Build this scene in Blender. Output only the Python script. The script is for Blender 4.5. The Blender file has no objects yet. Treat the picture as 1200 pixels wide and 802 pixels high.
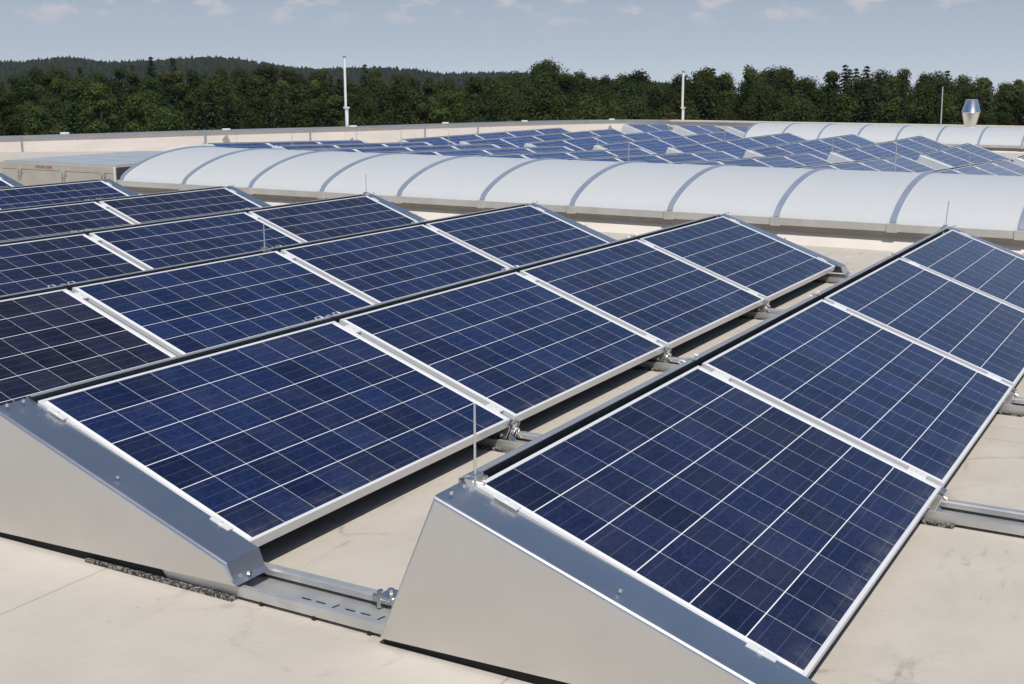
import bpy, bmesh, math, random
from mathutils import Vector, Matrix
R_ = math.radians
C = bpy.context.scene.collection
scn = bpy.context.scene

# ------------------------------------------------------------------ camera
cam_d = bpy.data.cameras.new('camera')
cam = bpy.data.objects.new('camera', cam_d); C.objects.link(cam)
scn.camera = cam
cam_d.sensor_width = 36.0
cam_d.lens = 36.0 * 1445.84 / 1200.0
cam_d.clip_start = 0.05
cam_d.clip_end = 9000
cam.location = (1.6721, -2.78, 1.0929)
cam.rotation_euler = (R_(90 - 12.0553), 0, R_(29.7637))

# ------------------------------------------------------------------ world, sun, exposure
SUN = Vector((0.35, -0.36, 0.865)).normalized()
SUN_EL = math.asin(SUN.z)
world = bpy.data.worlds.new('World'); scn.world = world
world.use_nodes = True
nt = world.node_tree; nt.nodes.clear()
out = nt.nodes.new('ShaderNodeOutputWorld')
bg = nt.nodes.new('ShaderNodeBackground'); bg.inputs['Strength'].default_value = 0.085   # sky strength
sky = nt.nodes.new('ShaderNodeTexSky'); sky.sky_type = 'NISHITA'
sky.sun_disc = False
sky.sun_elevation = SUN_EL
sky.sun_rotation = math.atan2(SUN.x, SUN.y)
sky.altitude = 400; sky.air_density = 1.0; sky.dust_density = 0.6; sky.ozone_density = 1.4
# small fair-weather clouds low in the sky, laid out by direction
tc = nt.nodes.new('ShaderNodeTexCoord')
sep = nt.nodes.new('ShaderNodeSeparateXYZ'); nt.links.new(tc.outputs['Generated'], sep.inputs[0])
def wmath(op, a, b=None, c=None):
    n = nt.nodes.new('ShaderNodeMath'); n.operation = op
    for i, v in enumerate((a, b, c)):
        if v is None: continue
        if isinstance(v, (int, float)): n.inputs[i].default_value = v
        else: nt.links.new(v, n.inputs[i])
    return n.outputs[0]
az = wmath('ARCTAN2', sep.outputs['X'], sep.outputs['Y'])
el = wmath('ARCSINE', sep.outputs['Z'])
comb = nt.nodes.new('ShaderNodeCombineXYZ')
nt.links.new(wmath('MULTIPLY', az, 22.0), comb.inputs[0])
nt.links.new(wmath('MULTIPLY', el, 48.0), comb.inputs[1])
nz = nt.nodes.new('ShaderNodeTexNoise'); nz.inputs['Scale'].default_value = 1.55
nz.inputs['Detail'].default_value = 6; nz.inputs['Roughness'].default_value = 0.55
nt.links.new(comb.outputs[0], nz.inputs['Vector'])
mr = nt.nodes.new('ShaderNodeMapRange'); mr.interpolation_type = 'SMOOTHSTEP'
mr.inputs['From Min'].default_value = 0.49; mr.inputs['From Max'].default_value = 0.70
nt.links.new(nz.outputs['Fac'], mr.inputs['Value'])
band = nt.nodes.new('ShaderNodeMapRange'); band.interpolation_type = 'SMOOTHSTEP'
band.inputs['From Min'].default_value = 0.028; band.inputs['From Max'].default_value = 0.060
nt.links.new(el, band.inputs['Value'])
band2 = nt.nodes.new('ShaderNodeMapRange'); band2.interpolation_type = 'SMOOTHSTEP'
band2.inputs['From Min'].default_value = 0.30; band2.inputs['From Max'].default_value = 0.12
nt.links.new(el, band2.inputs['Value'])
fac = wmath('MULTIPLY', wmath('MULTIPLY', mr.outputs[0], band.outputs[0]), wmath('MULTIPLY', band2.outputs[0], 0.75))
ramp = nt.nodes.new('ShaderNodeValToRGB'); cr_ = ramp.color_ramp
S_ = 1.0 / bg.inputs['Strength'].default_value
cr_.elements[0].position = 0.0; cr_.elements[0].color = (0.540, 0.610, 0.690, 1)
cr_.elements[1].position = 0.5; cr_.elements[1].color = (0.115, 0.195, 0.375, 1)
for ps_, cc_ in ((0.025, (0.460, 0.535, 0.630, 1)), (0.065, (0.365, 0.440, 0.545, 1)), (0.14, (0.235, 0.320, 0.465, 1)), (0.26, (0.165, 0.258, 0.435, 1))):
    e_ = cr_.elements.new(ps_); e_.color = cc_
nt.links.new(wmath('MULTIPLY', el, 1.0), ramp.inputs[0])
hz = nt.nodes.new('ShaderNodeVectorMath'); hz.operation = 'SCALE'; hz.inputs['Scale'].default_value = S_
nt.links.new(ramp.outputs[0], hz.inputs[0])
hf = nt.nodes.new('ShaderNodeMapRange'); hf.interpolation_type = 'SMOOTHSTEP'
hf.inputs['From Min'].default_value = 0.25; hf.inputs['From Max'].default_value = 0.75
hf.inputs['To Min'].default_value = 1.0; hf.inputs['To Max'].default_value = 0.0
nt.links.new(el, hf.inputs['Value'])
hm = nt.nodes.new('ShaderNodeMix'); hm.data_type = 'RGBA'
nt.links.new(hf.outputs[0], hm.inputs['Factor']); nt.links.new(sky.outputs[0], hm.inputs['A']); nt.links.new(hz.outputs[0], hm.inputs['B'])
mix = nt.nodes.new('ShaderNodeMix'); mix.data_type = 'RGBA'
nt.links.new(fac, mix.inputs['Factor'])
nt.links.new(hm.outputs['Result'], mix.inputs['A'])
mix.inputs['B'].default_value = (7.6, 7.1, 7.3, 1)
nt.links.new(mix.outputs['Result'], bg.inputs['Color'])
nt.links.new(bg.outputs[0], out.inputs[0])

sun_d = bpy.data.lights.new('sun', 'SUN'); sun_d.energy = 3.9; sun_d.angle = R_(0.53)
sun_d.color = (1.0, 0.95, 0.88)
sun = bpy.data.objects.new('sun', sun_d); C.objects.link(sun)
sun.rotation_euler = SUN.to_track_quat('Z', 'Y').to_euler()
sun.location = SUN * 40

scn.view_settings.view_transform = 'Standard'
scn.view_settings.look = 'None'
scn.view_settings.exposure = 0.0
scn.view_settings.gamma = 1.0
scn.view_settings.use_curve_mapping = False
scn.render.engine = 'CYCLES'

# ------------------------------------------------------------------ helpers
class MB:
    """collects shapes and links them as one mesh object"""
    def __init__(s): s.v = []; s.f = []
    def add(s, vs, fs):
        o = len(s.v); s.v += [tuple(x) for x in vs]; s.f += [tuple(i + o for i in f) for f in fs]
        return s
    def box(s, x0, x1, y0, y1, z0, z1):
        vs = [(x, y, z) for x in (x0, x1) for y in (y0, y1) for z in (z0, z1)]
        return s.add(vs, [(0, 1, 3, 2), (4, 6, 7, 5), (0, 4, 5, 1), (2, 3, 7, 6), (0, 2, 6, 4), (1, 5, 7, 3)])
    def prism(s, poly, a0, a1, axis='y'):
        n = len(poly)
        if axis == 'y': f = lambda p, a: (p[0], a, p[1])
        elif axis == 'x': f = lambda p, a: (a, p[0], p[1])
        else: f = lambda p, a: (p[0], p[1], a)
        vs = [f(p, a0) for p in poly] + [f(p, a1) for p in poly]
        fs = [tuple(range(n)), tuple(range(2 * n - 1, n - 1, -1))]
        fs += [(i, i + n, (i + 1) % n + n, (i + 1) % n) for i in range(n)]
        return s.add(vs, fs)
    def tube(s, pts, rads, seg=8, cap=True):
        rings = []
        pts = [Vector(p) for p in pts]
        if not isinstance(rads, (list, tuple)): rads = [rads] * len(pts)
        vs = []; fs = []
        for i, p in enumerate(pts):
            d = (pts[min(i + 1, len(pts) - 1)] - pts[max(i - 1, 0)])
            if d.length < 1e-9: d = Vector((0, 0, 1))
            d.normalize()
            a = d.cross(Vector((0.31, 0.95, 0.05))); a.normalize(); b = d.cross(a)
            for k in range(seg):
                t = 2 * math.pi * k / seg
                vs.append(p + (a * math.cos(t) + b * math.sin(t)) * rads[i])
        for i in range(len(pts) - 1):
            for k in range(seg):
                k2 = (k + 1) % seg
                fs.append((i * seg + k, i * seg + k2, (i + 1) * seg + k2, (i + 1) * seg + k))
        if cap:
            fs.append(tuple(range(seg - 1, -1, -1))); fs.append(tuple((len(pts) - 1) * seg + k for k in range(seg)))
        return s.add(vs, fs)
    def build(s, name, mat, parent=None, smooth=False, bevel=0, seg=2, loc=None, link=True, bsel=None):
        me = bpy.data.meshes.new(name); me.from_pydata(s.v, [], s.f); me.validate()
        bm = bmesh.new(); bm.from_mesh(me)
        bmesh.ops.recalc_face_normals(bm, faces=bm.faces[:])
        if bevel:
            bmesh.ops.bevel(bm, geom=[e for e in bm.edges if len(e.link_faces) == 2 and e.calc_face_angle(0) > 0.35 and (bsel is None or bsel(e))],
                            offset=bevel, segments=seg, affect='EDGES', profile=0.5, clamp_overlap=True)
        bm.to_mesh(me); bm.free()
        if smooth:
            for p in me.polygons: p.use_smooth = True
            try: me.set_sharp_from_angle(angle=R_(smooth if smooth is not True else 40))
            except Exception: pass
        me.materials.append(mat)
        o = bpy.data.objects.new(name, me)
        if link: C.objects.link(o)
        if parent: o.parent = parent
        if loc: o.location = loc
        return o

def tag(o, label=None, cat=None, group=None, kind=None):
    if label: o['label'] = label
    if cat: o['category'] = cat
    if group: o['group'] = group
    if kind: o['kind'] = kind
    return o
def empty(name, loc=(0, 0, 0), rot=(0, 0, 0)):
    o = bpy.data.objects.new(name, None); o.empty_display_size = 0.1
    C.objects.link(o); o.location = loc; o.rotation_euler = rot
    return o
KIDS = {}
def kids(o):
    return KIDS.setdefault(o.name, [])
def own(root, *objs):
    for o in objs: kids(root).append(o)
def dup(root, loc, rot=None, scale=None):
    r = root.copy(); C.objects.link(r); r.location = loc
    if rot: r.rotation_euler = rot
    if scale: r.scale = scale
    for ch in kids(root):
        c = ch.copy(); C.objects.link(c); c.parent = r; own(r, c)
        for g in kids(ch):
            d = g.copy(); C.objects.link(d); d.parent = c; own(c, d)
    return r

# ------------------------------------------------------------------ materials
class NT:
    def __init__(s, name):
        s.m = bpy.data.materials.new(name); s.m.use_nodes = True
        s.t = s.m.node_tree; s.p = s.t.nodes['Principled BSDF']
    def n(s, ty, **kw):
        x = s.t.nodes.new(ty)
        for k, v in kw.items(): setattr(x, k, v)
        return x
    def set(s, inp, v):
        if isinstance(v, (int, float, tuple, list)): inp.default_value = v
        else: s.t.links.new(v, inp)
    def math(s, op, a, b=None, c=None, clamp=False):
        x = s.n('ShaderNodeMath', operation=op, use_clamp=clamp)
        for i, v in enumerate((a, b, c)):
            if v is not None: s.set(x.inputs[i], v)
        return x.outputs[0]
    def mix(s, f, a, b, blend='MIX'):
        x = s.n('ShaderNodeMix', data_type='RGBA', blend_type=blend)
        s.set(x.inputs['Factor'], f)
        for k, v in (('A', a), ('B', b)):
            if isinstance(v, tuple) and len(v) == 3: v = v + (1,)
            s.set(x.inputs[k], v)
        return x.outputs['Result']
    def noise(s, vec, scale, detail=4, rough=0.55, dim='3D'):
        x = s.n('ShaderNodeTexNoise'); x.noise_dimensions = dim
        if vec is not None: s.t.links.new(vec, x.inputs['Vector'])
        x.inputs['Scale'].default_value = scale; x.inputs['Detail'].default_value = detail
        x.inputs['Roughness'].default_value = rough
        return x.outputs['Fac']
    def rng(s, v, a, b, c=0.0, d=1.0, smooth=True):
        x = s.n('ShaderNodeMapRange'); x.interpolation_type = 'SMOOTHSTEP' if smooth else 'LINEAR'
        s.set(x.inputs['Value'], v)
        for k, q in (('From Min', a), ('From Max', b), ('To Min', c), ('To Max', d)): x.inputs[k].default_value = q
        return x.outputs[0]
    def obj(s): return s.n('ShaderNodeTexCoord').outputs['Object']
    def geo(s): return s.n('ShaderNodeNewGeometry').outputs['Position']
    def scalev(s, vec, sc):
        x = s.n('ShaderNodeMapping'); s.t.links.new(vec, x.inputs['Vector']); x.inputs['Scale'].default_value = sc
        return x.outputs[0]
    def sepv(s, vec):
        x = s.n('ShaderNodeSeparateXYZ'); s.t.links.new(vec, x.inputs[0]); return x.outputs
    def bump(s, h, strength=0.2, dist=0.01):
        x = s.n('ShaderNodeBump'); x.inputs['Strength'].default_value = strength; x.inputs['Distance'].default_value = dist
        s.t.links.new(h, x.inputs['Height']); s.t.links.new(x.outputs[0], s.p.inputs['Normal'])
    def base(s, v):
        if isinstance(v, tuple) and len(v) == 3: v = v + (1,)
        s.set(s.p.inputs['Base Color'], v); return s
    def rough(s, v): s.set(s.p.inputs['Roughness'], v); return s
    def metal(s, v): s.p.inputs['Metallic'].default_value = v; return s

def simple(name, col, rough=0.5, metal=0.0, var=0.12, scale=8.0):
    m = NT(name)
    f = m.noise(m.obj(), scale, 5)
    lo = tuple(c * (1 - var) for c in col); hi = tuple(min(1, c * (1 + var)) for c in col)
    m.base(m.mix(m.rng(f, 0.3, 0.7), lo, hi))
    m.rough(m.math('ADD', m.math('MULTIPLY', f, 0.2), rough - 0.1)); m.metal(metal)
    return m.m

def sheet_metal(name, col, r0, brush=(1, 1, 1), amp=0.10, wav=0.0):
    m = NT(name)
    o = m.obj()
    a = m.noise(m.scalev(o, brush), 30, 3)
    b = m.noise(o, 2.2, 4)
    sp = m.noise(o, 90, 2)
    m.base(m.mix(m.rng(b, 0.3, 0.7), tuple(c * 0.93 for c in col), col))
    r = m.math('ADD', m.math('MULTIPLY', a, amp), m.math('ADD', m.math('MULTIPLY', b, amp), r0 - amp))
    m.rough(r); m.metal(1.0)
    if wav:
        zz = m.sepv(o)[2]
        low = m.math('MULTIPLY', m.rng(zz, -0.30, -0.43), m.rng(m.noise(m.scalev(o, (2, 1, 2)), 3.0, 6, 0.6), 0.30, 0.75))
        scr = m.math('MULTIPLY', m.rng(m.noise(m.scalev(o, (3, 3, 60)), 6.0, 2), 0.70, 0.74), m.rng(m.noise(o, 5, 2), 0.50, 0.60))
        c0 = m.mix(m.rng(b, 0.3, 0.7), tuple(c * 0.93 for c in col), col)
        c1 = m.mix(m.math('MULTIPLY', low, 0.16), c0, (0.48, 0.43, 0.36))
        m.base(m.mix(m.math('MULTIPLY', scr, 0.35), c1, (0.45, 0.45, 0.45)))
        m.rough(m.math('ADD', r, m.math('ADD', m.math('MULTIPLY', low, 0.10), m.math('MULTIPLY', scr, 0.2))))
    if wav:
        m.bump(m.noise(o, 1.3, 0), wav, 0.10)
    return m.m

M_plate = sheet_metal('folded_aluminium_sheet', (0.77, 0.765, 0.755), 0.34, (60, 1, 1.2), 0.10, 0.40)
M_sheen = simple('pale_sky_sheen_sheet', (0.66, 0.69, 0.70), 0.35, 0.35, 0.04, 3)  # bare sheet of distant rows, grazing sky reflection put into its colour
M_frame = simple('anodised_frame', (0.78, 0.78, 0.775), 0.38, 0.2, 0.04, 3)
M_rail = simple('galvanised_rail', (0.58, 0.58, 0.57), 0.36, 0.6, 0.10, 9)
M_beam = simple('support_beam_mill_finish', (0.27, 0.27, 0.26), 0.4, 0.3, 0.06, 6)
M_bolt = sheet_metal('bolt_steel', (0.75, 0.74, 0.72), 0.28)
M_defl = simple('deflector_sheet', (0.42, 0.43, 0.44), 0.36, 0.5, 0.06, 4)
M_rod = simple('rod_aluminium', (0.62, 0.61, 0.60), 0.4, 0.6)
M_rubber = None
m = NT('granulate_rubber_mat')
v = m.n('ShaderNodeTexVoronoi'); v.inputs['Scale'].default_value = 170; m.t.links.new(m.obj(), v.inputs['Vector'])
sv = m.sepv(v.outputs['Color'])
m.base(m.mix(m.rng(sv[0], 0.45, 0.95), (0.035, 0.033, 0.03), (0.34, 0.31, 0.28))); m.rough(0.95)
m.bump(v.outputs['Distance'], 0.6, 0.004); M_rubber = m.m

M_black = simple('black_shade_and_rubber', (0.012, 0.012, 0.013), 0.8)  # flat black, also used to paint in the shade of narrow gaps

# --- solar cells: 10 x 6 polycrystalline cells, busbars, white backsheet
CP_Y, CP_X = 0.159, 0.1616
m = NT('polycrystalline_cells')
o = m.obj(); s_ = m.sepv(o)
u = m.math('ADD', m.math('DIVIDE', s_[1], CP_Y), 5.0)
w = m.math('ADD', m.math('DIVIDE', s_[0], CP_X), 3.0)
fu = m.math('FRACT', u); fw = m.math('FRACT', w)
du = m.math('ABSOLUTE', m.math('SUBTRACT', fu, 0.5)); dw = m.math('ABSOLUTE', m.math('SUBTRACT', fw, 0.5))
iu = m.math('LESS_THAN', du, 0.5 * (0.1577 / CP_Y)); iw = m.math('LESS_THAN', dw, 0.5 * (0.1585 / CP_X))
inu = m.math('LESS_THAN', m.math('ABSOLUTE', m.math('SUBTRACT', u, 5.0)), 5.0)
inw = m.math('LESS_THAN', m.math('ABSOLUTE', m.math('SUBTRACT', w, 3.0)), 3.0)
cell = m.math('MULTIPLY', m.math('MULTIPLY', iu, iw), m.math('MULTIPLY', inu, inw))
bb = m.math('ABSOLUTE', m.math('SUBTRACT', m.math('FRACT', m.math('MULTIPLY', fw, 3.0)), 0.5))
bus = m.math('LESS_THAN', bb, 0.020)
oi = m.n('ShaderNodeObjectInfo')
cid = m.n('ShaderNodeCombineXYZ')
m.set(cid.inputs[0], m.math('FLOOR', u)); m.set(cid.inputs[1], m.math('FLOOR', w)); m.set(cid.inputs[2], m.math('MULTIPLY', oi.outputs['Random'], 91.7))
wn = m.n('ShaderNodeTexWhiteNoise'); m.t.links.new(cid.outputs[0], wn.inputs['Vector'])
va = m.n('ShaderNodeVectorMath', operation='ADD'); m.t.links.new(o, va.inputs[0]); m.t.links.new(wn.outputs['Color'], va.inputs[1])
vo = m.n('ShaderNodeTexVoronoi'); vo.inputs['Scale'].default_value = 75
m.t.links.new(m.scalev(va.outputs[0], (1.5, 0.8, 1)), vo.inputs['Vector'])
gr = m.sepv(vo.outputs['Color'])
at = m.n('ShaderNodeAttribute', attribute_type='OBJECT', attribute_name='tone')
tone = at.outputs['Fac']                       # 0 blue ... 1 purple-black; negative: grazing-view sheen painted in as lighter blue
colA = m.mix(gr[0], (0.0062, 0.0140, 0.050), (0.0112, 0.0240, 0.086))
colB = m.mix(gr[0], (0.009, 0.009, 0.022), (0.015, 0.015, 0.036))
colSheen = m.mix(gr[0], (0.020, 0.046, 0.150), (0.030, 0.066, 0.205))
colA = m.mix(m.math('MULTIPLY', tone, -1.0, clamp=True), colA, colSheen)
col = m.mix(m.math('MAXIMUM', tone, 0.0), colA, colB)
bri = m.math('ADD', m.math('MULTIPLY', wn.outputs['Value'], 0.65), 0.66)
comb2 = m.n('ShaderNodeCombineColor'); m.set(comb2.inputs[0], bri); m.set(comb2.inputs[1], bri); m.set(comb2.inputs[2], bri)
col = m.mix(1.0, col, comb2.outputs[0], 'MULTIPLY')
col = m.mix(m.math('MULTIPLY', bus, 0.75), col, (0.065, 0.078, 0.135))
soil = m.rng(m.noise(m.scalev(va.outputs[0], (1, 1, 1)), 3.0, 5), 0.35, 0.75, 0.0, 0.035)
full = m.mix(cell, (0.82, 0.83, 0.84), col)
edge = m.math('MULTIPLY', m.rng(s_[0], 0.40, 0.485), m.rng(m.noise(m.scalev(va.outputs[0], (1, 1, 1)), 7.0, 5, 0.7), 0.40, 0.75, 0.0, 0.16))
full = m.mix(m.math('ADD', soil, edge, clamp=True), full, (0.35, 0.33, 0.30))
m.base(full); m.rough(0.11)
m.p.inputs['IOR'].default_value = 1.31
m.bump(m.noise(m.scalev(o, (14, 3, 1)), 18, 2), 0.018, 0.002)
M_cells = m.m

# --- roof membrane
m = NT('roof_membrane')
p = m.geo(); s_ = m.sepv(p)
big = m.noise(p, 0.55, 5, 0.6); mid = m.noise(p, 3.5, 6, 0.62); fine = m.noise(p, 45, 4, 0.6)
stre = m.noise(m.scalev(p, (6.0, 0.9, 1)), 1.6, 6, 0.7)
base = m.mix(m.rng(mid, 0.25, 0.75), (0.482, 0.443, 0.384), (0.545, 0.504, 0.443))
base = m.mix(m.rng(big, 0.35, 0.7, 0.0, 0.40), base, (0.50, 0.445, 0.370))
# dried puddle marks: thin contour rims of a slow noise field
pud = m.noise(p, 1.1, 3, 0.5)
rim = m.rng(m.math('ABSOLUTE', m.math('SUBTRACT', pud, 0.56)), 0.0, 0.016, 1.0, 0.0)
dirt = m.math('MULTIPLY', rim, m.rng(m.noise(p, 7, 5, 0.7), 0.42, 0.68))
base = m.mix(m.math('MULTIPLY', dirt, 0.5), base, (0.20, 0.175, 0.145))
sm = m.math('MULTIPLY', m.rng(stre, 0.60, 0.78), m.rng(m.noise(p, 16, 5, 0.75), 0.40, 0.62))
base = m.mix(m.math('MULTIPLY', sm, 0.62), base, (0.17, 0.15, 0.125))
base = m.mix(m.rng(fine, 0.62, 0.80, 0.0, 0.25), base, (0.25, 0.22, 0.18))
# grime left where water drips off the low edges and dries in the troughs
wx = m.math('ADD', s_[0], m.math('MULTIPLY', m.math('SUBTRACT', m.noise(p, 1.7, 3), 0.5), 0.45))
tr_ = m.math('MULTIPLY', m.math('SUBTRACT', m.math('FRACT', m.math('DIVIDE', m.math('ADD', wx, 0.40), 1.7783)), 0.86), 1.7783)
trf = m.rng(m.math('ABSOLUTE', tr_), 0.0, 0.20, 1.0, 0.0)
spk = m.math('MULTIPLY', m.rng(m.noise(m.scalev(p, (1.6, 0.6, 1)), 9.0, 8, 0.78), 0.50, 0.66), m.rng(m.noise(p, 2.3, 3), 0.42, 0.62))
inarr = m.math('MULTIPLY', m.rng(s_[1], -0.4, 0.1), m.rng(s_[1], 6.9, 6.5))
base = m.mix(m.math('MULTIPLY', m.math('MULTIPLY', trf, inarr), m.math('MULTIPLY', spk, 0.55)), base, (0.165, 0.150, 0.130))
# grit and tiny leaves
vg = m.n('ShaderNodeTexVoronoi'); vg.inputs['Scale'].default_value = 14; m.t.links.new(p, vg.inputs['Vector'])
gd = m.math('MULTIPLY', m.math('LESS_THAN', vg.outputs['Distance'], 0.045), m.math('GREATER_THAN', m.sepv(vg.outputs['Color'])[0], 0.80))
base = m.mix(m.math('MULTIPLY', gd, 0.6), base, (0.12, 0.09, 0.06))
# welded seams every 1.5 m, running along the panel rows, and a few cross seams
def seam(coord, off, step, wd):
    f_ = m.math('FRACT', m.math('DIVIDE', m.math('ADD', coord, off), step))
    return m.math('LESS_THAN', m.math('MULTIPLY', m.math('ABSOLUTE', m.math('SUBTRACT', f_, 0.5)), step), wd)
wob = m.math('ADD', s_[0], m.math('MULTIPLY', m.math('SUBTRACT', m.noise(p, 2.0, 2), 0.5), 0.012))
sx = seam(wob, 1.33 + 0.75, 1.5, 0.0032)
sy = seam(s_[1], 1.9, 9.4, 0.004)
base = m.mix(m.math('MULTIPLY', m.math('MAXIMUM', sx, sy), 0.5), base, (0.20, 0.17, 0.14))
m.base(base); m.rough(0.78)
m.bump(m.math('ADD', m.noise(p, 25, 5, 0.7), m.math('MULTIPLY', m.noise(m.scalev(p, (1.8, 0.7, 1)), 3, 3), 4.0)), 0.22, 0.007)
M_roof = m.m

M_wall = NT('parapet_membrane')
m = M_wall; p = m.geo()
b_ = m.mix(m.rng(m.noise(m.scalev(p, (1, 1, 6)), 0.8, 5), 0.3, 0.7), (0.69, 0.635, 0.58), (0.76, 0.705, 0.65))
b_ = m.mix(m.rng(m.noise(m.scalev(p, (3, 3, 0.4)), 2.0, 5), 0.58, 0.8, 0, 0.3), b_, (0.36, 0.31, 0.26))
m.base(b_); m.rough(0.8); M_wall = m.m
M_coping = sheet_metal('zinc_coping', (0.55, 0.57, 0.60), 0.5, (1, 1, 1), 0.08)
M_kerb = simple('skylight_kerb_membrane', (0.66, 0.61, 0.54), 0.75, 0, 0.05, 3)
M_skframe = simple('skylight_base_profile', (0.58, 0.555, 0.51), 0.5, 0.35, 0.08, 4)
M_skshade = simple('skylight_lower_profile_shaded', (0.31, 0.275, 0.23), 0.6, 0.1, 0.1, 4)  # darker brown carries the shade under the overhanging upper lip
M_rib_old = sheet_metal('skylight_rib_aluminium', (0.52, 0.54, 0.58), 0.33, (1, 1, 1), 0.06)
M_rib = simple('skylight_rib_sky_tint', (0.27, 0.32, 0.40), 0.4, 0.2, 0.06, 3)  # aluminium with the blue sky reflection painted into its colour
m = NT('opal_polycarbonate')
p = m.geo()
f = m.noise(m.scalev(p, (7, 1, 1)), 2.4, 5)
b_ = m.mix(m.rng(f, 0.3, 0.7), (0.545, 0.560, 0.562), (0.555, 0.570, 0.572))
b_ = m.mix(m.rng(m.noise(p, 14, 5, 0.7), 0.66, 0.85, 0, 0.12), b_, (0.42, 0.42, 0.40))
m.base(b_); m.rough(0.32); m.p.inputs['IOR'].default_value = 1.5
M_opal = m.m
M_hatch = simple('hatch_painted_sheet', (0.50, 0.46, 0.39), 0.5, 0.25, 0.07, 3)
M_hatchlid = simple('hatch_lid_sheet', (0.50, 0.53, 0.56), 0.42, 0.35, 0.06, 3)
M_hatchshade = simple('hatch_side_shaded', (0.10, 0.095, 0.085), 0.6, 0.2, 0.1, 3)  # hatch sheet darkened to hold the shade beside the vault
M_white = simple('white_paint', (0.80, 0.80, 0.79), 0.45, 0, 0.03)
M_grey = simple('grey_cap_plastic', (0.28, 0.22, 0.22), 0.6)
M_redink = simple('red_ink', (0.35, 0.10, 0.07), 0.6)
M_greyink = simple('grey_ink', (0.18, 0.16, 0.14), 0.6)
M_vent = sheet_metal('vent_stainless_sheet', (0.86, 0.86, 0.85), 0.24, (8, 8, 1), 0.08)

def leaf_mat(name, lo, hi, tr=0.25):
    m = NT(name)
    oi = m.n('ShaderNodeObjectInfo')
    pos = m.geo()
    f = m.noise(pos, 0.55, 4, 0.65)
    g = m.n('ShaderNodeTexWhiteNoise'); g.noise_dimensions = '1D'
    at = m.n('ShaderNodeAttribute', attribute_name='leafrand')
    k = m.math('ADD', m.math('MULTIPLY', f, 0.6), m.math('MULTIPLY', at.outputs['Fac'], 0.55))
    c = m.mix(m.rng(k, 0.25, 0.85), lo, hi)
    hsv = m.n('ShaderNodeHueSaturation')
    m.set(hsv.inputs['Hue'], m.math('ADD', m.math('MULTIPLY', oi.outputs['Random'], 0.05), 0.472))
    m.set(hsv.inputs['Value'], m.math('ADD', m.math('MULTIPLY', m.math('FRACT', m.math('MULTIPLY', oi.outputs['Random'], 7.31)), 0.75), 0.60))
    m.set(hsv.inputs['Saturation'], 1.0)
    m.t.links.new(c, hsv.inputs['Color'])
    tb = m.n('ShaderNodeBsdfTranslucent'); m.t.links.new(hsv.outputs[0], tb.inputs['Color'])
    ms = m.n('ShaderNodeMixShader'); ms.inputs[0].default_value = 0.32
    om = [n_ for n_ in m.t.nodes if n_.type == 'OUTPUT_MATERIAL'][0]
    m.t.links.new(m.p.outputs[0], ms.inputs[1]); m.t.links.new(tb.outputs[0], ms.inputs[2]); m.t.links.new(ms.outputs[0], om.inputs['Surface'])
    m.base(hsv.outputs[0]); m.rough(0.6); m.p.inputs['Specular IOR Level'].default_value = 0.08
    return m.m
M_leaf = leaf_mat('broadleaf_foliage', (0.030, 0.044, 0.012), (0.070, 0.092, 0.026))
M_leaf2 = leaf_mat('lime_foliage', (0.033, 0.047, 0.012), (0.088, 0.110, 0.028))
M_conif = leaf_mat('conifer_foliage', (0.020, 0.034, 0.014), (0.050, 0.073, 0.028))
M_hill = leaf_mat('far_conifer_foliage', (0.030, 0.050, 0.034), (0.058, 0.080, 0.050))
M_bark = simple('bark', (0.10, 0.085, 0.065), 0.9, 0, 0.3, 2)
M_birch = simple('pale_bark', (0.42, 0.40, 0.36), 0.8, 0, 0.3, 1.5)
m = NT('meadow'); p = m.geo()
m.base(m.mix(m.rng(m.noise(p, 0.05, 6), 0.3, 0.7), (0.045, 0.06, 0.02), (0.08, 0.095, 0.035))); m.rough(0.95); M_ground = m.m
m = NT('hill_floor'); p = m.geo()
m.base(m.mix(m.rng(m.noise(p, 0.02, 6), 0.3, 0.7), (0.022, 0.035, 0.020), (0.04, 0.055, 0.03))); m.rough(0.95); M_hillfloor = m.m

# ------------------------------------------------------------------ geometry constants
TILT = 0.3468
ct, st = math.cos(TILT), math.sin(TILT)
P = 1.6918           # panel pitch along a row
DX = 1.7783          # row pitch
GZ = -0.458          # near roof level (cell line of a ridge is z = 0)
SL = 0.03            # fall of the far roof field
LC, WC = 1.587, 0.964
DXF = 1.778; XF = -7.0245

def roofz(y):
    pts = [(-40, GZ), (9.4, GZ), (22.3, -0.846), (33.4, -0.846), (60, -0.846 - 0.03 * 26.6)]
    for (a, za), (b, zb) in zip(pts, pts[1:]):
        if y <= b: return za + (zb - za) * (y - a) / (b - a)
    return pts[-1][1]

# parapet top line (inner edge), z = -0.345 on top
PZ = -0.345
PAR = [(-28.3, 10.5), (-26.9, 14.0), (-25.3, 18.25), (-24.45, 20.4), (-23.7, 22.7), (-22.75, 25.1), (-21.6, 27.65), (-20.75, 30.4), (-19.65, 33.5),
       (-18.9, 35.4), (-18.0, 37.0), (-16.9, 38.05), (-15.5, 38.5), (-13.0, 38.55), (-8.0, 38.55), (-2.0, 38.55), (6.0, 38.55), (16.0, 38.55)]

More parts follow.
